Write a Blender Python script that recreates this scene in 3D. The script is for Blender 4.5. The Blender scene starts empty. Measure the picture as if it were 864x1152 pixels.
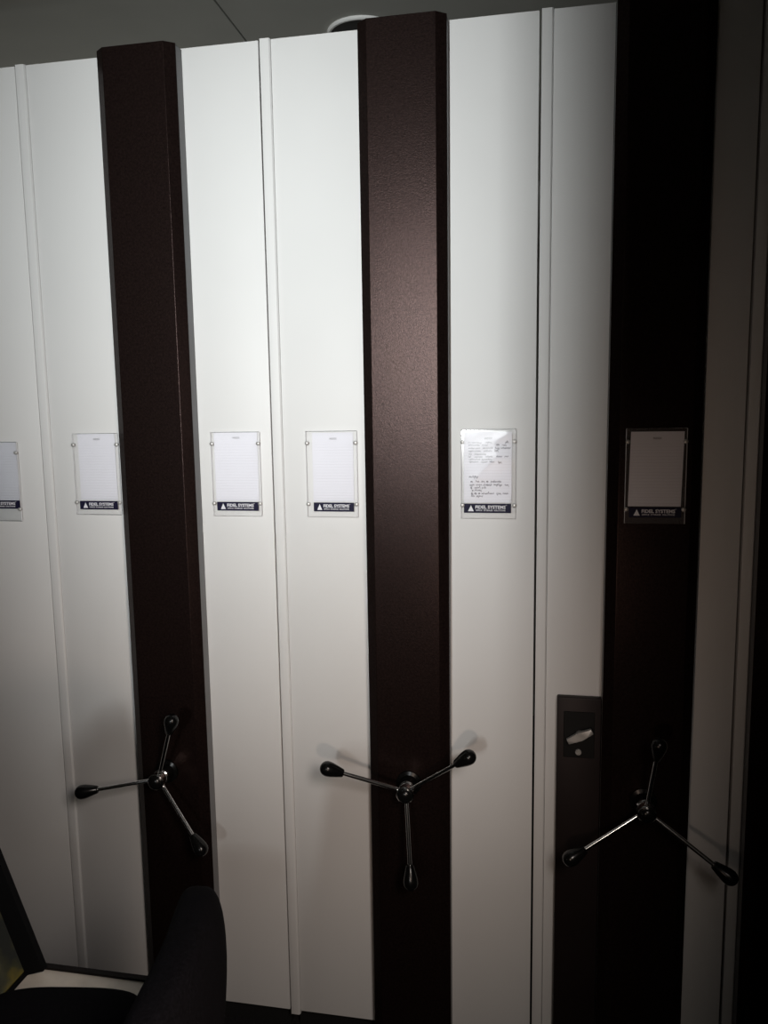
import bpy, bmesh, math, random
from mathutils import Vector, Matrix
random.seed(7)
C = bpy.context.scene.collection
PI = math.pi

# ------------------------------------------------------------------ materials
def new_mat(name):
    m = bpy.data.materials.new(name); m.use_nodes = True
    nt = m.node_tree
    return m, nt, nt.nodes['Principled BSDF'], nt.nodes['Material Output']

def setp(b, **k):
    for n, v in k.items():
        n = n.replace('_', ' ')
        if n in b.inputs: b.inputs[n].default_value = v

def noise_var(nt, b, col, amount=0.12, scale=8.0, detail=4.0, stretch=(1, 1, 1), bump=0.0, bscale=200.0):
    tc = nt.nodes.new('ShaderNodeTexCoord'); mp = nt.nodes.new('ShaderNodeMapping')
    mp.inputs['Scale'].default_value = stretch
    nz = nt.nodes.new('ShaderNodeTexNoise'); nz.inputs['Scale'].default_value = scale; nz.inputs['Detail'].default_value = detail
    rp = nt.nodes.new('ShaderNodeValToRGB')
    c0 = tuple(max(0, c * (1 - amount)) for c in col) + (1,); c1 = tuple(min(1, c * (1 + amount)) for c in col) + (1,)
    rp.color_ramp.elements[0].color = c0; rp.color_ramp.elements[1].color = c1
    rp.color_ramp.elements[0].position = 0.3; rp.color_ramp.elements[1].position = 0.7
    nt.links.new(tc.outputs['Object'], mp.inputs['Vector']); nt.links.new(mp.outputs['Vector'], nz.inputs['Vector'])
    nt.links.new(nz.outputs['Fac'], rp.inputs['Fac']); nt.links.new(rp.outputs['Color'], b.inputs['Base Color'])
    if bump:
        n2 = nt.nodes.new('ShaderNodeTexNoise'); n2.inputs['Scale'].default_value = bscale; n2.inputs['Detail'].default_value = 3
        bp = nt.nodes.new('ShaderNodeBump'); bp.inputs['Strength'].default_value = bump; bp.inputs['Distance'].default_value = 0.001
        nt.links.new(tc.outputs['Object'], n2.inputs['Vector']); nt.links.new(n2.outputs['Fac'], bp.inputs['Height'])
        nt.links.new(bp.outputs['Normal'], b.inputs['Normal'])
    return rp

def simple(name, col, rough=0.5, metal=0.0, spec=0.5, amount=0.1, scale=8.0, bump=0.0, bscale=200.0, stretch=(1, 1, 1), coat=0.0):
    m, nt, b, o = new_mat(name)
    setp(b, Roughness=rough, Metallic=metal, Specular_IOR_Level=spec, Coat_Weight=coat, Coat_Roughness=0.15)
    noise_var(nt, b, col, amount, scale, 4.0, stretch, bump, bscale)
    return m

M = {}
M['panel'] = simple('ivory_powder_coat', (0.74, 0.738, 0.728), 0.5, 0, 0.35, 0.02, 3.0, 0.04, 500)
M['brown'] = simple('brown_hammered_paint', (0.0205, 0.0123, 0.0109), 0.28, 0.6, 0.13, 0.30, 210.0, 0.30, 420)
M['grey_side'] = simple('grey_steel_return', (0.22, 0.22, 0.225), 0.6, 0, 0.3, 0.05)
M['carcass'] = simple('shelf_carcass_steel', (0.30, 0.29, 0.27), 0.6, 0, 0.3, 0.05)
M['black_base'] = simple('black_plinth', (0.012, 0.012, 0.012), 0.8, 0, 0.2, 0.1)
M['chrome'] = simple('chrome', (0.62, 0.62, 0.62), 0.16, 1.0, 0.5, 0.03)
M['black_plastic'] = simple('black_gloss_plastic', (0.004, 0.004, 0.004), 0.22, 0, 0.3, 0.1)
M['lock_plate'] = simple('dark_lock_plate', (0.018, 0.012, 0.0115), 0.5, 0.3, 0.3, 0.1)
M['lock_black'] = simple('black_lock_recess', (0.003, 0.003, 0.003), 0.6, 0, 0.3, 0.1)
M['lever'] = simple('satin_zinc', (0.50, 0.49, 0.47), 0.42, 0.55, 0.5, 0.05)
M['ceiling'] = simple('grey_ceiling_board', (0.42, 0.42, 0.39), 0.9, 0, 0.1, 0.04, 5.0, 0.1, 120)
M['floor'] = simple('dark_carpet', (0.016, 0.015, 0.016), 0.95, 0, 0.1, 0.3, 150.0, 0.3, 300)
M['wall'] = simple('wall_paint', (0.30, 0.29, 0.27), 0.85, 0, 0.2, 0.03, 4.0, 0.1, 150)
M['trim_white'] = simple('white_lamp_trim', (0.72, 0.72, 0.70), 0.4, 0, 0.5, 0.02)
M['lamp_dark'] = simple('unlit_lamp_reflector', (0.05, 0.05, 0.055), 0.45, 0.3, 0.5, 0.1)
M['navy'] = simple('navy_label_print', (0.011, 0.010, 0.032), 0.55, 0, 0.15, 0.08)
M['white_print'] = simple('white_label_print', (0.78, 0.78, 0.82), 0.5, 0, 0.3, 0.02)
M['ink'] = simple('dark_ink', (0.07, 0.065, 0.09), 0.7, 0, 0.2, 0.15, 400)
M['ink_light'] = simple('grey_print', (0.22, 0.22, 0.24), 0.7, 0, 0.2, 0.1)
M['ink_header'] = simple('black_print', (0.06, 0.05, 0.06), 0.7, 0, 0.2, 0.1)
M['fabric'] = simple('black_chair_fabric', (0.0032, 0.003, 0.004), 0.95, 0, 0.05, 0.35, 260.0, 0.5, 500)
M['chair_plastic'] = simple('black_chair_plastic', (0.010, 0.010, 0.012), 0.5, 0, 0.3, 0.1)
M['table_top'] = simple('pale_laminate', (0.60, 0.55, 0.48), 0.45, 0, 0.4, 0.08, 30.0, 0.05, 200)
M['table_edge'] = simple('dark_edge_band', (0.010, 0.008, 0.008), 0.6, 0, 0.1, 0.1)
M['table_leg'] = simple('dark_steel_leg', (0.02, 0.02, 0.02), 0.5, 0.2, 0.3, 0.1)
M['bezel'] = simple('black_monitor_plastic', (0.004, 0.004, 0.0045), 0.6, 0, 0.08, 0.1)

def paper_mat():
    m, nt, b, o = new_mat('ruled_paper'); setp(b, Roughness=0.75, Specular_IOR_Level=0.2)
    tc = nt.nodes.new('ShaderNodeTexCoord'); sp = nt.nodes.new('ShaderNodeSeparateXYZ')
    mu = nt.nodes.new('ShaderNodeMath'); mu.operation = 'MULTIPLY'; mu.inputs[1].default_value = 1 / 0.0064
    fr = nt.nodes.new('ShaderNodeMath'); fr.operation = 'FRACT'
    lt = nt.nodes.new('ShaderNodeMath'); lt.operation = 'LESS_THAN'; lt.inputs[1].default_value = 0.13
    # no ruling in the heading band
    hd = nt.nodes.new('ShaderNodeMath'); hd.operation = 'LESS_THAN'; hd.inputs[1].default_value = 0.058
    an = nt.nodes.new('ShaderNodeMath'); an.operation = 'MULTIPLY'
    mx = nt.nodes.new('ShaderNodeMix'); mx.data_type = 'RGBA'
    mx.inputs['A'].default_value = (0.78, 0.78, 0.83, 1); mx.inputs['B'].default_value = (0.69, 0.685, 0.73, 1)
    L = nt.links.new
    L(tc.outputs['Object'], sp.inputs[0]); L(sp.outputs['Z'], mu.inputs[0]); L(mu.outputs[0], fr.inputs[0]); L(fr.outputs[0], lt.inputs[0])
    L(sp.outputs['Z'], hd.inputs[0]); L(lt.outputs[0], an.inputs[0]); L(hd.outputs[0], an.inputs[1])
    L(an.outputs[0], mx.inputs['Factor']); L(mx.outputs['Result'], b.inputs['Base Color'])
    return m
M['paper'] = paper_mat()

def clear_mat(name, haze, gloss_rough, tint=(1, 1, 1), bump=0.0, bscale=20):
    m, nt, b, o = new_mat(name)
    setp(b, Base_Color=(0.85, 0.85, 0.87, 1), Roughness=gloss_rough, Specular_IOR_Level=0.5)
    tr = nt.nodes.new('ShaderNodeBsdfTransparent'); tr.inputs['Color'].default_value = tint + (1,)
    gl = nt.nodes.new('ShaderNodeBsdfGlossy'); gl.inputs['Roughness'].default_value = gloss_rough
    fr = nt.nodes.new('ShaderNodeFresnel'); fr.inputs['IOR'].default_value = 1.45
    m1 = nt.nodes.new('ShaderNodeMixShader'); m2 = nt.nodes.new('ShaderNodeMixShader'); m2.inputs[0].default_value = haze
    L = nt.links.new
    L(fr.outputs[0], m1.inputs[0]); L(tr.outputs[0], m1.inputs[1]); L(gl.outputs[0], m1.inputs[2])
    L(m1.outputs[0], m2.inputs[1]); L(b.outputs[0], m2.inputs[2]); L(m2.outputs[0], o.inputs['Surface'])
    if bump:
        nz = nt.nodes.new('ShaderNodeTexNoise'); nz.inputs['Scale'].default_value = bscale; nz.inputs['Detail'].default_value = 2
        tc = nt.nodes.new('ShaderNodeTexCoord'); bp = nt.nodes.new('ShaderNodeBump'); bp.inputs['Strength'].default_value = bump; bp.inputs['Distance'].default_value = 0.004
        L(tc.outputs['Object'], nz.inputs['Vector']); L(nz.outputs['Fac'], bp.inputs['Height'])
        for n in (gl, b, fr): L(bp.outputs['Normal'], n.inputs['Normal'])
    return m
M['acrylic'] = clear_mat('clear_acrylic', 0.03, 0.12)
M['acrylic_edge'] = clear_mat('frosted_acrylic_edge', 0.8, 0.3)
M['sleeve'] = clear_mat('clear_plastic_sleeve', 0.10, 0.26, (0.99, 0.99, 0.99), 0.05, 14)

def screen_mat():
    m, nt, b, o = new_mat('lit_screen'); setp(b, Base_Color=(0.01, 0.01, 0.01, 1), Roughness=0.25)
    tc = nt.nodes.new('ShaderNodeTexCoord')
    nz = nt.nodes.new('ShaderNodeTexNoise'); nz.inputs['Scale'].default_value = 16; nz.inputs['Detail'].default_value = 4
    rp = nt.nodes.new('ShaderNodeValToRGB'); e = rp.color_ramp.elements
    e[0].position = 0.40; e[0].color = (0.016, 0.016, 0.013, 1); e[1].position = 0.66; e[1].color = (0.13, 0.09, 0.012, 1)
    k = e.new(0.52); k.color = (0.035, 0.032, 0.015, 1)
    L = nt.links.new
    L(tc.outputs['Object'], nz.inputs['Vector']); L(nz.outputs['Fac'], rp.inputs['Fac'])
    L(rp.outputs['Color'], b.inputs['Emission Color']); b.inputs['Emission Strength'].default_value = 0.4
    return m
M['screen'] = screen_mat()

# ------------------------------------------------------------------ mesh helpers
def box(bm, x0, x1, y0, y1, z0, z1, mi=0):
    v = [bm.verts.new(p) for p in ((x0, y0, z0), (x1, y0, z0), (x1, y1, z0), (x0, y1, z0), (x0, y0, z1), (x1, y0, z1), (x1, y1, z1), (x0, y1, z1))]
    fs = []
    for q in ((3, 2, 1, 0), (4, 5, 6, 7), (0, 1, 5, 4), (1, 2, 6, 5), (2, 3, 7, 6), (3, 0, 4, 7)):
        f = bm.faces.new([v[i] for i in q]); f.material_index = mi; fs.append(f)
    return fs

def bevel(bm, w, seg=2):
    bmesh.ops.bevel(bm, geom=list(bm.edges), offset=w, segments=seg, profile=0.5, affect='EDGES', clamp_overlap=True)

def prism(bm, pts, z0, z1):
    """closed outline pts (x,y) anticlockwise seen from above, extruded in z"""
    lo = [bm.verts.new((x, y, z0)) for x, y in pts]; hi = [bm.verts.new((x, y, z1)) for x, y in pts]
    n = len(pts); bm.faces.new(lo[::-1]); bm.faces.new(hi)
    for i in range(n): bm.faces.new((lo[i], lo[(i + 1) % n], hi[(i + 1) % n], hi[i]))

def lathe(bm, p0, axis, prof, seg=20):
    """profile [(distance along axis, radius)] turned about the axis through p0"""
    a = Vector(axis).normalized(); u = a.orthogonal().normalized(); w = a.cross(u); p0 = Vector(p0)
    rings = []
    for t, r in prof:
        c = p0 + a * t
        if r < 1e-6: rings.append([bm.verts.new(c)])
        else: rings.append([bm.verts.new(c + (u * math.cos(2 * PI * i / seg) + w * math.sin(2 * PI * i / seg)) * r) for i in range(seg)])
    for A, B in zip(rings, rings[1:]):
        for i in range(seg):
            j = (i + 1) % seg
            if len(A) == 1 and len(B) == 1: continue
            if len(A) == 1: bm.faces.new((A[0], B[j], B[i]))
            elif len(B) == 1: bm.faces.new((A[i], A[j], B[0]))
            else: bm.faces.new((A[i], A[j], B[j], B[i]))
    for R_, flip in ((rings[0], True), (rings[-1], False)):
        if len(R_) > 1: bm.faces.new(R_[::-1] if flip else R_)

def obj(name, bm, mats, parent=None, smooth=False, loc=None, rot=None):
    bmesh.ops.recalc_face_normals(bm, faces=list(bm.faces))
    me = bpy.data.meshes.new(name); bm.to_mesh(me); bm.free()
    for m in (mats if isinstance(mats, (list, tuple)) else [mats]): me.materials.append(M[m] if isinstance(m, str) else m)
    if smooth:
        for p in me.polygons: p.use_smooth = True
        if hasattr(me, 'set_sharp_from_angle'): me.set_sharp_from_angle(angle=math.radians(40))
    o = bpy.data.objects.new(name, me); C.objects.link(o)
    if parent: o.parent = parent
    if loc: o.location = loc
    if rot: o.rotation_euler = rot
    return o

def tag(o, label, cat, group=None):
    o['label'] = label; o['category'] = cat
    if group: o['group'] = group
    return o

def thing(name, label, cat, loc=(0, 0, 0), rz=0, group=None):
    o = bpy.data.objects.new(name, None); o.empty_display_size = 0.05; C.objects.link(o)
    o.location = loc; o.rotation_euler = (0, 0, rz)
    return tag(o, label, cat, group)

def struct(name, bm, m):
    o = obj(name, bm, m); o['kind'] = 'structure'; return o

def text_bm(body, width, height, thick=0.0003, bold=0.0, cx=0.0, cz=0.0, y=0.0):
    """lettering as a mesh in the xz plane facing -y, scaled to width x height, centred on (cx, cz)"""
    cu = bpy.data.curves.new('lettering', 'FONT'); cu.body = body; cu.extrude = 0.02; cu.offset = bold; cu.resolution_u = 2
    t = bpy.data.objects.new('lettering_source', cu); C.objects.link(t)
    bpy.context.view_layer.update()
    me = bpy.data.meshes.new_from_object(t.evaluated_get(bpy.context.evaluated_depsgraph_get()))
    bm = bmesh.new(); bm.from_mesh(me)
    bpy.data.objects.remove(t); bpy.data.curves.remove(cu); bpy.data.meshes.remove(me)
    xs = [v.co.x for v in bm.verts]; ys = [v.co.y for v in bm.verts]; zs = [v.co.z for v in bm.verts]
    x0, x1, y0, y1 = min(xs), max(xs), min(ys), max(ys); dz = max(zs) - min(zs)
    for v in bm.verts:
        p = v.co.copy()
        v.co = Vector((cx + ((p.x - x0) / (x1 - x0) - 0.5) * width, y - (p.z - min(zs)) / dz * thick, cz + ((p.y - y0) / (y1 - y0) - 0.5) * height))
    return bm

def join_bm(dst, src):
    me = bpy.data.meshes.new('tmp'); src.to_mesh(me); src.free(); dst.from_mesh(me); bpy.data.meshes.remove(me)

# ------------------------------------------------------------------ room
CEIL = 2.62
bm = bmesh.new(); box(bm, -4.2, 3.4, -4.0, 2.2, -0.06, 0.0); struct('floor', bm, 'floor')
SEAM = -0.815                      # open joint between two ceiling boards, running away from the cabinets
bm = bmesh.new()
g = 0.0028
edges = [-4.2, SEAM - 2.44, SEAM - 1.22, SEAM, SEAM + 1.22, SEAM + 2.44, 3.4]
for a, b in zip(edges, edges[1:]): box(bm, a + g, b - g, -4.0, 2.2, CEIL, CEIL + 0.012)
struct('ceiling', bm, 'ceiling')
bm = bmesh.new(); box(bm, -4.2, 3.4, -4.0, 2.2, CEIL + 0.0125, CEIL + 0.06); struct('trim_1', bm, 'black_base')
bm = bmesh.new(); box(bm, -4.2, 3.4, 2.2, 2.3, 0, CEIL); struct('wall_back', bm, 'wall')
bm = bmesh.new(); box(bm, -4.3, -4.2, -4.0, 2.2, 0, CEIL); struct('wall_left', bm, 'wall')
bm = bmesh.new(); box(bm, 3.4, 3.5, -4.0, 2.2, 0, CEIL); struct('wall_right', bm, 'wall')

# unlit round downlight set in the ceiling
t = thing('downlight', 'round unlit downlight with thin white rim in the grey ceiling', 'ceiling light', (-0.478, 0.606, CEIL))
bm = bmesh.new(); lathe(bm, (0, 0, 0), (0, 0, -1), [(-0.0005, 0.100), (0.006, 0.100), (0.009, 0.097), (0.009, 0.092), (0.004, 0.089), (-0.0005, 0.089)], 48)
obj('rim', bm, 'trim_white', t, True)
bm = bmesh.new(); lathe(bm, (0, 0, 0), (0, 0, -1), [(-0.0003, 0.0885), (0.0035, 0.0885), (0.0045, 0.07), (0.002, 0.04), (0.002, 0)], 40)
obj('reflector', bm, 'lamp_dark', t, True)

# ------------------------------------------------------------------ mobile shelving units
TOP, BOT = 2.35, 0.072
DEPTH = 0.50
COL_P = 0.047                      # how far a column stands out
def panel(root, name, x0, x1, top=TOP, y=0.0):
    bm = bmesh.new(); box(bm, x0, x1, y, y + 0.018, BOT, top); bevel(bm, 0.0015, 2)
    return obj(name, bm, 'panel', root, True)

def column(root, cx, top=TOP - 0.002, bot=0.03, w=0.184):
    h = w / 2; c = 0.021; d = 0.019
    bm = bmesh.new()
    prism(bm, [(cx - h, -0.0005), (cx - h, -0.0295), (cx + h, -0.0295), (cx + h, -0.0005)], bot, top - 0.002)
    obj('column_return', bm, 'grey_side', root)
    bm = bmesh.new()
    pts = [(cx - h, -0.0298), (cx - h, -0.0315), (cx - h + c, -COL_P), (cx + h - c, -COL_P), (cx + h, -0.0315), (cx + h, -0.0298)]
    prism(bm, pts, bot, top); bevel(bm, 0.0016, 4)
    return obj('column_cover', bm, 'brown', root)

def handwheel(root, cx, cz, knobs):
    """three spokes cone out from a chrome hub on the column; each spoke ends in a black knob"""
    yr = -0.092
    bm = bmesh.new()
    lathe(bm, (cx, -COL_P + 0.0008, cz), (0, -1, 0), [(0.026, 0.016), (0.030, 0.019), (0.036, 0.019), (0.038, 0.0165), (0.056, 0.0165), (0.058, 0.0195), (0.063, 0.0195), (0.065, 0.0175), (0.065, 0.0)], 32)
    hub = obj('handwheel', bm, 'chrome', root, True); hub['label'] = 'chrome hub with three spokes and black knobs'
    bm = bmesh.new(); lathe(bm, (cx, -COL_P + 0.0008, cz), (0, -1, 0), [(0, 0.028), (0.007, 0.028), (0.010, 0.021), (0.0265, 0.018), (0.0265, 0.0)], 32)
    obj('hub_flange', bm, 'black_plastic', hub, True)
    bm = bmesh.new(); lathe(bm, (cx, -COL_P - 0.0645, cz), (0, -1, 0), [(0, 0.0155), (0.004, 0.0155), (0.008, 0.012), (0.010, 0.006), (0.0105, 0)], 28)
    obj('hub_cap', bm, 'black_plastic', hub, True)
    for kx, kz in knobs:
        k = Vector((kx, -0.14, kz)); r0 = Vector((cx, yr, cz)); d = (k - r0).normalized(); L = (k - r0).length
        bm = bmesh.new(); lathe(bm, r0 + d * 0.012, d, [(0, 0.0058), (0.006, 0.0058), (0.007, 0.0046), (L - 0.042, 0.0046)], 16)
        obj('spoke', bm, 'chrome', hub, True)
        bm = bmesh.new(); R_ = 0.0165
        prof = [(-0.037, 0.0), (-0.037, 0.0078), (-0.035, 0.0090), (-0.020, 0.0130), (-0.009, 0.0156)]
        prof += [(R_ * math.sin(a), R_ * math.cos(a)) for a in (math.radians(x) for x in (-10, 10, 30, 48, 64, 78))] + [(R_, 0)]
        lathe(bm, k, d, prof, 24)
        obj('knob', bm, 'black_plastic', hub, True)
    return hub

def unit(label, xl, xr, colx, top=TOP, strip=True):
    root = thing('mobile_shelving_unit', label, 'shelving unit', (0, 0, 0), 0, 'mobile shelving units in one row')
    h = 0.092
    s = 0.0255
    bm = bmesh.new(); box(bm, xl + 0.004, xr - 0.004, 0.0185, DEPTH, BOT + 0.01, top - 0.004); bevel(bm, 0.003, 1)
    obj('carcass', bm, 'carcass', root)
    bm = bmesh.new(); box(bm, xl + 0.012, xr - 0.012, 0.035, DEPTH - 0.03, 0.001, BOT + 0.0095)
    obj('plinth', bm, 'black_base', root)
    if strip:
        # folded edge strip: stands a little proud, sloping back on its right side
        bm = bmesh.new()
        prism(bm, [(xl + 0.0022, 0.018), (xl + 0.0022, -0.0045), (xl + s - 0.003, -0.0045), (xl + s, 0.0), (xl + s, 0.018)], BOT - 0.008, top + 0.001)
        bevel(bm, 0.0008, 2)
        obj('edge_strip', bm, 'panel', root, True)
    if colx - h > xl + s + 0.01: panel(root, 'front_panel', xl + s + 0.0003, colx - h + 0.02, top)
    if colx + h < xr: panel(root, 'front_panel', colx + h - 0.02, xr - 0.0022, top)
    column(root, colx, top - 0.002)
    return root

S0, S1, S3, S4 = -1.1607, -0.5794, 0.0119, 0.4310
U0 = unit('ivory shelving unit cut off by the left edge of the photo, no handwheel in view', S0 - 0.583, S0, S0 - 0.583 + 0.270)
U1 = unit('shelving unit with the black-looking column and handwheel, partly behind the office chair', S0, S1, -0.8485)
U2 = unit('brightly lit central shelving unit whose brown column catches the light', S1, S3, -0.2655)
U3 = unit('narrow shelving unit with dark lock plate and a note holder on its column', S3, S4, 0.249)
U4 = unit('dark shelving unit at the far right edge, only its strip and black column showing', S4, S4 + 0.30, S4 + 0.0257 + 0.092)

handwheel(U1, -0.855, 0.707, [(-1.026, 0.685), (-0.791, 0.873), (-0.735, 0.570)])
handwheel(U2, -0.265, 0.722, [(-0.431, 0.786), (-0.123, 0.834), (-0.249, 0.537)])
handwheel(U3, 0.244, 0.720, [(0.089, 0.626), (0.258, 0.885), (0.402, 0.616)])

# lock plate beside the third column
bm = bmesh.new(); box(bm, 0.062, 0.1565, -0.020, -0.0003, 0.05, 0.931); bevel(bm, 0.003, 2)
lp = obj('lock_plate', bm, 'lock_plate', U3, True); lp['label'] = 'dark brown steel plate with lever and key lock'
bm = bmesh.new(); box(bm, 0.0765, 0.1425, -0.0225, -0.0195, 0.795, 0.900); bevel(bm, 0.001, 1)
obj('lock_recess', bm, 'lock_black', lp)
bm = bmesh.new()
prism(bm, [(-0.029, -0.006), (-0.010, -0.008), (0.0, -0.0105), (0.010, -0.008), (0.029, -0.006), (0.029, 0.006), (0.010, 0.008), (0.0, 0.0105), (-0.010, 0.008), (-0.029, 0.006)], 0, 0.010)
bevel(bm, 0.0015, 2)
lathe(bm, (0, 0, -0.010), (0, 0, 1), [(0, 0.008), (0.0102, 0.008)], 20)
lv = obj('lock_lever', bm, 'lever', lp, True, loc=(0.1105, -0.0325, 0.851)); lv.rotation_euler = Matrix.Rotation(math.radians(-27), 4, 'Y').to_euler()
lv.rotation_euler = (Matrix.Rotation(math.radians(-27), 3, 'Y') @ Matrix.Rotation(math.radians(90), 3, 'X')).to_euler()
lv['label'] = 'tilted grey metal lock lever'
bm = bmesh.new(); lathe(bm, (0.1085, -0.0222, 0.809), (0, -1, 0), [(0, 0.0068), (0.004, 0.0068), (0.005, 0.0058), (0.005, 0.003), (0.003, 0.0026), (0.003, 0)], 24)
obj('key_cylinder', bm, 'lever', lp, True)

# ------------------------------------------------------------------ note holders and the sheets in them
Y_FACE = -0.0005
def holder(label, cx, face_y, px0, px1, zt=1.517, zb=1.322, hw=0.0595, sz=(1.490, 1.352)):
    """clear plate screwed on at four corners, printed band at its foot"""
    t = thing('note_holder', label, 'note holder', (cx, face_y, 0), 0, 'clear note holders on the shelving fronts')
    bm = bmesh.new(); fs = box(bm, -hw, hw, -0.0062, -0.0032, zb, zt); bevel(bm, 0.0011, 1)
    bm.normal_update()
    for f in bm.faces: f.material_index = 1 if abs(f.normal.x) > 0.3 else 0
    obj('clear_plate', bm, ['acrylic', 'acrylic_edge'], t)
    for sx in (-1, 1):
        for z in sz:
            bm = bmesh.new(); lathe(bm, (sx * (hw - 0.0035), -0.0002, z), (0, -1, 0), [(0, 0.0024), (0.0074, 0.0024), (0.0078, 0.0046), (0.0092, 0.0043), (0.0100, 0.0030), (0.0102, 0)], 16)
            obj('screw', bm, 'lever', t, True)
    a, b = px0 - cx, px1 - cx; w = b - a; zc = 1.3455; hh = 0.0102
    bm = bmesh.new(); box(bm, a, b, -0.0067, -0.00625, zc - hh, zc + hh)
    band = obj('name_band', bm, 'navy', t); band['label'] = 'navy name band with white lettering'
    bm = bmesh.new()
    tx = a + w * 0.15; r = w * 0.062                     # white triangle mark
    prism_pts = [(tx - r, zc - 0.0066), (tx + r, zc - 0.0066), (tx, zc + 0.0066)]
    f0 = [bm.verts.new((x, -0.0068, z)) for x, z in prism_pts]; f1 = [bm.verts.new((x, -0.00705, z)) for x, z in prism_pts]
    bm.faces.new(f0); bm.faces.new(f1[::-1])
    for i in range(3): bm.faces.new((f0[i], f0[(i + 1) % 3], f1[(i + 1) % 3], f1[i]))
    obj('triangle_mark', bm, 'white_print', band)
    bm = text_bm('FIDEL SYSTEMS', w * 0.64, 0.0074, 0.0003, 0.03, a + w * 0.565, zc + 0.0026, -0.0067)
    join_bm(bm, text_bm('OFFICE  STORAGE  SOLUTIONS', w * 0.63, 0.0034, 0.0003, 0.012, a + w * 0.565, zc - 0.0045, -0.0067))
    join_bm(bm, text_bm('TM', w * 0.026, 0.0018, 0.0003, 0.0, a + w * 0.895, zc + 0.0068, -0.0067))
    obj('lettering', bm, 'white_print', band)
    return t

def sheet(label, x0, x1, face_y, top, bot, skew=0.0, header='ink_light', y=-0.0022, group='index sheets in the note holders'):
    cx, cz = (x0 + x1) / 2, (top + bot) / 2
    w, h = (x1 - x0) / 2, (top - bot) / 2
    bm = bmesh.new(); box(bm, -w, w, -0.00025, 0.00025, -h, h)
    for v in bm.verts: v.co.x += skew * v.co.z / h
    o = obj('index_sheet', bm, 'paper', None, loc=(cx, face_y + y, cz))
    tag(o, label, 'paper sheet', group)
    tb = text_bm('INDEX', 0.0165, 0.0042, 0.0002, 0.01, 0.0015, h - 0.0135, -0.0003)
    obj('heading', tb, header, o)
    return o

CF = -COL_P
holder('clear note holder at the left edge of the photo, cut off by it', -1.2845, 0, -1.335, -1.2275, zt=1.4985, zb=1.304, sz=(1.472, 1.334))
sheet('white ruled sheet in the note holder cut off by the left edge', -1.336, -1.230, 0, 1.4975, 1.3385)
holder('clear note holder just left of the leftmost dark column', -1.018, 0, -1.066, -0.967)
sheet('white ruled sheet in the holder just left of the leftmost dark column', -1.064, -0.968, 0, 1.5165, 1.357)
holder('clear note holder just right of the leftmost dark column', -0.667, 0, -0.716, -0.615)
sheet('blank-looking white sheet in the holder just right of the leftmost dark column', -0.719, -0.614, 0, 1.517, 1.357)
holder('clear note holder just left of the lit brown column', -0.440, 0, -0.4835, -0.390)
sheet('blank-looking white sheet in the holder just left of the lit brown column', -0.4845, -0.390, 0, 1.513, 1.357)
holder('clear note holder right of the lit brown column, around the handwritten sheet', -0.090, 0, -0.143, -0.041)
holder('clear note holder mounted on the dark column above the lock lever', 0.2495, CF, 0.199, 0.301)
sheet('shaded ruled sheet in the holder on the dark right column', 0.1985, 0.302, CF, 1.510, 1.3575, 0.0015, 'ink_header')

# the handwritten sheet in a crumpled clear sleeve
hs = sheet('handwritten sheet in a crumpled clear sleeve, right of the brown column', -0.143, -0.040, 0, 1.511, 1.3575, 0.0, 'ink_light', -0.0072)
def scribble(bm, x, z, width, size, y, pen):
    """one handwritten word: a wavering pen line of loops and sticks"""
    n = max(6, int(width / (size * 0.28))); pts = []
    for i in range(n + 1):
        a = i / n
        up = (1 if i % 2 else -1) * size * random.uniform(0.22, 0.55)
        if random.random() < 0.14: up *= 1.9
        pts.append((x + width * a + random.uniform(-1, 1) * size * 0.12, z + up))
    for (xa, za), (xb, zb) in zip(pts, pts[1:]):
        d = Vector((xb - xa, 0, zb - za)); 
        if d.length < 1e-6: continue
        n_ = Vector((-d.z, 0, d.x)).normalized() * pen / 2
        q = [Vector((xa, y, za)) - n_, Vector((xb, y, zb)) - n_, Vector((xb, y, zb)) + n_, Vector((xa, y, za)) + n_]
        lo = [bm.verts.new(p) for p in q]; hi = [bm.verts.new(p + Vector((0, -0.00015, 0))) for p in q]
        bm.faces.new(lo); bm.faces.new(hi[::-1])
        for i in range(4): bm.faces.new((lo[i], lo[(i + 1) % 4], hi[(i + 1) % 4], hi[i]))
bm = bmesh.new()
def line_of(z, words, size=0.0042, pen=0.0007):
    for x0, x1 in words: scribble(bm, x0, z, x1 - x0, size, -0.0003, pen)
Z = lambda py: 0.077 - (py - 40) / 907 * 0.154          # rows measured down the sheet
Xp = lambda px: -0.0515 + (px - 135) / 570 * 0.103
faint = [(175, [(185, 215), (230, 345), (390, 470)]), (207, [(190, 330), (350, 420)]), (245, [(190, 330), (360, 480)]), (283, [(190, 340), (370, 470)]),
         (322, [(190, 230), (260, 400)]), (355, [(190, 220), (260, 360), (390, 480)]), (390, [(195, 330), (350, 470)]), (422, [(200, 310), (340, 420), (440, 500)])]
for z, ws in faint: line_of(Z(z), [(Xp(a), Xp(b)) for a, b in ws], 0.0030, 0.0004)
strong = [(172, [(628, 668)]), (208, [(520, 560), (590, 640)]), (245, [(505, 560), (575, 690)]), (280, [(500, 545)]), (352, [(520, 590), (620, 665)]), (428, [(545, 585)]),
          (612, [(195, 305)]), (672, [(215, 240), (275, 320), (345, 385), (405, 430), (455, 580)]), (715, [(205, 260), (280, 350), (370, 470), (490, 590), (625, 670)]),
          (752, [(215, 235), (260, 330), (350, 400)]), (785, [(235, 250), (265, 345)]), (825, [(225, 240), (260, 290), (310, 330), (345, 495), (525, 580), (600, 665)]), (858, [(225, 265), (285, 360)])]
obj('handwriting', bm, 'ink', hs); bm = bmesh.new()
for z, ws in strong[:6]: line_of(Z(z), [(Xp(a), Xp(b)) for a, b in ws])
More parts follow.
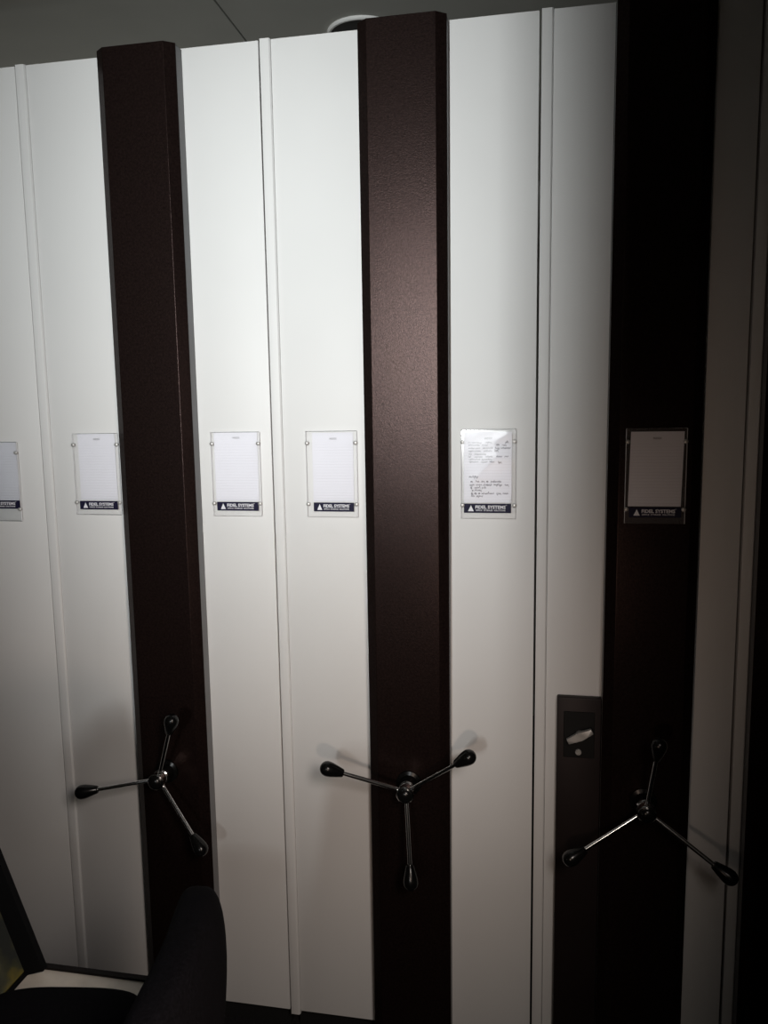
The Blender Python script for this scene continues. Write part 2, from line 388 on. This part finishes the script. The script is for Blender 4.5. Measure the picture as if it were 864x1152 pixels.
obj('handwriting', bm, 'ink', hs); bm = bmesh.new()
for z, ws in strong[6:]: line_of(Z(z), [(Xp(a), Xp(b)) for a, b in ws])
obj('handwriting', bm, 'ink', hs)
bm = bmesh.new()
nx, nz = 60, 60
BND = [(0, 0.80), (0.05, 0.88), (0.10, 0.74), (0.17, 0.60), (0.30, 0.62), (0.38, 0.66), (0.45, 0.52), (0.55, 0.36), (0.70, 0.22), (0.85, 0.13), (1.0, 0.10)]
def bound(v):
    for (a, p), (b, q) in zip(BND, BND[1:]):
        if a <= v <= b: return p + (q - p) * (v - a) / (b - a)
def wave(u, v):
    """height of the loose film: it leans one way left of the crease and the other way right of it"""
    ub = bound(v); W_ = 0.113
    left = 0.042 * W_ * min(u, ub)
    right = 0.055 * W_ * max(0.0, u - ub)
    return 0.0035 + left - right + 0.00012 * math.sin(9 * u + 13 * v) * math.sin(17 * v)
grid = []
for j in range(nz + 1):
    row = []
    for i in range(nx + 1):
        u, v = i / nx, j / nz
        x = -0.054 + 0.113 * u; z = 0.0795 - 0.158 * v
        y = -0.0012 - wave(u, v)
        row.append(bm.verts.new((x, y, z)))
    grid.append(row)
for j in range(nz):
    for i in range(nx): bm.faces.new((grid[j][i], grid[j + 1][i], grid[j + 1][i + 1], grid[j][i + 1]))
sl = obj('plastic_sleeve', bm, 'sleeve', hs, True); sl['label'] = 'crumpled clear plastic sleeve'

# ------------------------------------------------------------------ low table
TZ = 0.66
tb = thing('table', 'low table with pale top and dark edging in the lower left corner', 'table', (0, 0, 0))
tx0, tx1, ty0, ty1 = -1.45, -0.578, -1.30, -0.660
bm = bmesh.new(); box(bm, tx0, tx1, ty0, ty1, TZ - 0.024, TZ); obj('table_top', bm, 'table_top', tb)
bm = bmesh.new(); e = 0.006
box(bm, tx0 - e, tx1 + e, ty1 + 0.0002, ty1 + e + 0.004, TZ - 0.026, TZ + 0.004)
box(bm, tx0 - e, tx1 + e, ty0 - e, ty0 - 0.0002, TZ - 0.026, TZ + 0.001)
box(bm, tx1 + 0.0002, tx1 + e, ty0, ty1, TZ - 0.026, TZ + 0.001)
box(bm, tx0 - e, tx0 - 0.0002, ty0, ty1, TZ - 0.026, TZ + 0.001)
obj('edge_band', bm, 'table_edge', tb)
for x in (tx0 + 0.04, tx1 - 0.04):
    for y in (ty0 + 0.04, ty1 - 0.04):
        bm = bmesh.new(); box(bm, x - 0.018, x + 0.018, y - 0.018, y + 0.018, 0.0, TZ - 0.0245); bevel(bm, 0.003, 1)
        obj('table_leg', bm, 'table_leg', tb)

# ------------------------------------------------------------------ monitor leaning back, seen from its side
mt = thing('monitor', 'black-framed monitor leaning back on the pale table, dim yellow picture showing', 'monitor', (-0.797, -0.667, TZ + 0.001), 0)
lean = math.radians(-19)
mt.rotation_euler = (0, lean, 0)
ML, MH = 0.46, 0.33                # runs towards the viewer from the far corner
bw, bb = 0.028, 0.007
bm = bmesh.new()
box(bm, -0.030, -0.002, -ML, 0, 0.0115, MH)
bevel(bm, 0.002, 2)
obj('back_shell', bm, 'bezel', mt, True)
bm = bmesh.new()
for a in ((-ML, -ML + 0.012, 0, MH, 0.034), (-ML + 0.0121, -0.0121, 0, bb, 0.004), (-ML + 0.0121, -0.0121, MH - bw, MH, 0.034), (-0.012, 0, 0, MH, 0.034)):
    box(bm, -0.0018, a[4], a[0], a[1], a[2], a[3])
obj('bezel', bm, 'bezel', mt)
bm = bmesh.new(); box(bm, -0.0016, 0.0006, -ML + 0.0125, -0.0125, bb + 0.0005, MH - bw - 0.0005)
obj('screen', bm, 'screen', mt)
# hinged foot that props it up, behind the screen
bm = bmesh.new()
c, s = math.cos(lean), math.sin(lean)
def to_local(wx, wz):              # a point behind the monitor, on the table, in the leaning frame
    return (c * wx - s * wz, s * wx + c * wz)
A = (-0.030, 0.20); B = to_local(-0.155, 0.0055)
d = Vector((B[0] - A[0], 0, B[1] - A[1])); n = Vector((-d.z, 0, d.x)).normalized() * 0.004
q = [Vector((A[0], 0, A[1])) + n, Vector((B[0], 0, B[1])) + n, Vector((B[0], 0, B[1])) - n, Vector((A[0], 0, A[1])) - n]
lo = [bm.verts.new(p + Vector((0, -ML / 2 - 0.06, 0))) for p in q]; hi = [bm.verts.new(p + Vector((0, -ML / 2 + 0.06, 0))) for p in q]
bm.faces.new(lo[::-1]); bm.faces.new(hi)
for i in range(4): bm.faces.new((lo[i], lo[(i + 1) % 4], hi[(i + 1) % 4], hi[i]))
obj('prop_stand', bm, 'bezel', mt)

# ------------------------------------------------------------------ office chair, facing the monitor (to the left)
CHX, CHY = -0.66, -0.955
ch = thing('office_chair', 'black fabric office chair with armrest, turned left beside the pale table', 'office chair', (CHX, CHY, 0))
def cushion(bm, hx, hy, hz, n=3.2, seg=28, rings=14):
    """rounded pad as a superellipsoid"""
    def sp(c, e): return math.copysign(abs(c) ** e, c)
    e = 2 / n; R_ = []
    for j in range(rings + 1):
        ph = -PI / 2 + PI * j / rings
        if j in (0, rings): R_.append([bm.verts.new((0, 0, hz * math.copysign(1, ph)))]); continue
        R_.append([bm.verts.new((hx * sp(math.cos(ph), e) * sp(math.cos(2 * PI * i / seg), e), hy * sp(math.cos(ph), e) * sp(math.sin(2 * PI * i / seg), e), hz * sp(math.sin(ph), e))) for i in range(seg)])
    for A, B in zip(R_, R_[1:]):
        for i in range(seg):
            j = (i + 1) % seg
            if len(A) == 1: bm.faces.new((A[0], B[j], B[i]))
            elif len(B) == 1: bm.faces.new((A[i], A[j], B[0]))
            else: bm.faces.new((A[i], A[j], B[j], B[i]))
# backrest: tall pad, bulging backwards, its far rounded shoulder shows
bm = bmesh.new(); cushion(bm, 0.040, 0.188, 0.215, 3.5, 48, 28)
for v in bm.verts:
    yy = v.co.y / 0.188; zz = v.co.z / 0.215
    v.co.x += -0.029 * yy * yy + 0.017 * (1 - zz * zz) + 0.032 * zz      # wraps round the sitter, leans back
obj('backrest', bm, 'fabric', ch, True, loc=(0.239, 0.009, 0.7466), rot=(0, 0, 0.164))
bm = bmesh.new(); cushion(bm, 0.22, 0.215, 0.035, 4.0, 40, 14)
obj('seat', bm, 'fabric', ch, True, loc=(-0.06, 0.0, 0.455))
bm = bmesh.new(); box(bm, 0.10, 0.235, -0.03, 0.03, 0.405, 0.419); box(bm, 0.236, 0.25, -0.03, 0.03, 0.405, 0.62); bevel(bm, 0.003, 2)
obj('back_bracket', bm, 'chair_plastic', ch)
for sy in (1, -1):
    bm = bmesh.new(); cushion(bm, 0.115, 0.048, 0.0135, 3.3, 44, 12)
    ar = obj('armrest', bm, 'chair_plastic' if sy < 0 else 'fabric', ch, True, loc=(0.002, sy * 0.160, 0.7065), rot=(0, 0, sy * 0.15))
    bm = bmesh.new(); yb = 0.0
    box(bm, 0.0945, 0.1090, -0.016, 0.016, -0.275, -0.009); bevel(bm, 0.003, 2)
    obj('arm_post', bm, 'chair_plastic', ar)
bm = bmesh.new(); lathe(bm, (0, 0, 0.055), (0, 0, 1), [(0, 0.03), (0.06, 0.03), (0.062, 0.02), (0.345, 0.02), (0.35, 0.09), (0.364, 0.09)], 24)
obj('gas_column', bm, 'chair_plastic', ch, True, loc=(0, 0, 0))
for k in range(5):
    a = 2 * PI * k / 5 + 0.3
    bm = bmesh.new(); d = Vector((math.cos(a), math.sin(a), 0)); n = Vector((-d.y, d.x, 0))
    pts = [(0.02, 0.024, 0.115, 0.07), (0.28, 0.016, 0.088, 0.062)]
    vs = []
    for r, w, zt, zb in pts: vs.append([bm.verts.new(d * r + n * w + Vector((0, 0, zt))), bm.verts.new(d * r - n * w + Vector((0, 0, zt))), bm.verts.new(d * r - n * w + Vector((0, 0, zb))), bm.verts.new(d * r + n * w + Vector((0, 0, zb)))])
    A, B = vs; bm.faces.new(A); bm.faces.new(B[::-1])
    for i in range(4): bm.faces.new((A[i], A[(i + 1) % 4], B[(i + 1) % 4], B[i]))
    lg = obj('base_leg', bm, 'chair_plastic', ch)
    bm = bmesh.new(); lathe(bm, d * 0.27 - n * 0.02 + Vector((0, 0, 0.031)), n, [(0, 0.024), (0.004, 0.030), (0.036, 0.030), (0.04, 0.024)], 20)
    obj('caster', bm, 'chair_plastic', lg, True)

# ------------------------------------------------------------------ light
def spot(name, loc, target, power, size, blend, color, radius):
    l = bpy.data.lights.new(name, 'SPOT'); l.energy = power; l.spot_size = math.radians(size); l.spot_blend = blend; l.color = color; l.shadow_soft_size = radius
    o = bpy.data.objects.new(name, l); C.objects.link(o); o.location = loc
    o.rotation_euler = (Vector(target) - Vector(loc)).to_track_quat('-Z', 'Y').to_euler()
    return o
# tall lit doorway behind the viewer: an unseen wall is added to cut the beam off on the right
XJ = -0.45 + (0.062 + 0.45) / 3.3
bm = bmesh.new(); box(bm, XJ, 3.4, -2.4, -2.3, 0, CEIL); struct('beam_block_wall', bm, 'wall')
a = bpy.data.lights.new('doorway_light', 'AREA'); a.energy = 6.35; a.shape = 'RECTANGLE'; a.size = 0.12; a.size_y = 1.05; a.spread = math.radians(40); a.color = (0.965, 1.0, 1.0)
ao = bpy.data.objects.new('doorway_light', a); C.objects.link(ao); ao.location = (-0.45, -3.3, 1.93)
ao.rotation_euler = (Vector((-0.56, 0, 1.92)) - ao.location).to_track_quat('-Z', 'Y').to_euler()
# torch held low in front of the cabinets, and weak warm lamps behind the viewer
spot('torch_light', (-0.05, -1.32, 0.98), (-0.50, 0, 1.25), 7.2, 110, 1.0, (1.0, 0.74, 0.58), 0.03)
spot('room_lamp', (0.35, -1.8, 1.85), (-1.0, 0, 0.5), 39, 70, 1.0, (1.0, 0.89, 0.84), 0.16)
spot('low_lamp', (0.35, -1.8, 1.60), (-0.7, 0, 0.2), 20, 60, 1.0, (1.0, 0.86, 0.72), 0.16)
# unseen point light added behind the cabinets to brighten the ceiling
a = bpy.data.lights.new('ceiling_fill', 'POINT'); a.energy = 11; a.shadow_soft_size = 0.2; a.color = (1.0, 0.99, 0.93)
ao = bpy.data.objects.new('ceiling_fill', a); C.objects.link(ao); ao.location = (-1.7, 1.35, 1.5)

w = bpy.data.worlds.new('dim_room'); bpy.context.scene.world = w; w.use_nodes = True
bg = w.node_tree.nodes['Background']; bg.inputs[0].default_value = (1.0, 0.86, 0.68, 1); bg.inputs[1].default_value = 0.012

# ------------------------------------------------------------------ camera
p, yw, r = 0.12850313, 0.18638079, -0.01507431
cp, sp_, cy, sy, cr, sr = math.cos(p), math.sin(p), math.cos(yw), math.sin(yw), math.cos(r), math.sin(r)
f = Vector((-sy * cp, cy * cp, -sp_)); rt = Vector((cy, sy, 0)); up = rt.cross(f)
rt2 = cr * rt + sr * up; up2 = -sr * rt + cr * up
cam = bpy.data.cameras.new('camera'); co = bpy.data.objects.new('camera', cam); C.objects.link(co)
m = Matrix((rt2, up2, -f)).transposed().to_4x4(); m.translation = Vector((0, -1.7109999, 1.5595005))
co.matrix_world = m
cam.sensor_fit = 'HORIZONTAL'; cam.sensor_width = 36; cam.lens = 880 / 864 * 36; cam.clip_start = 0.02
sc = bpy.context.scene; sc.camera = co
sc.view_settings.view_transform = 'Standard'; sc.view_settings.look = 'None'
sc.view_settings.exposure = 0; sc.view_settings.gamma = 1; sc.view_settings.use_curve_mapping = False
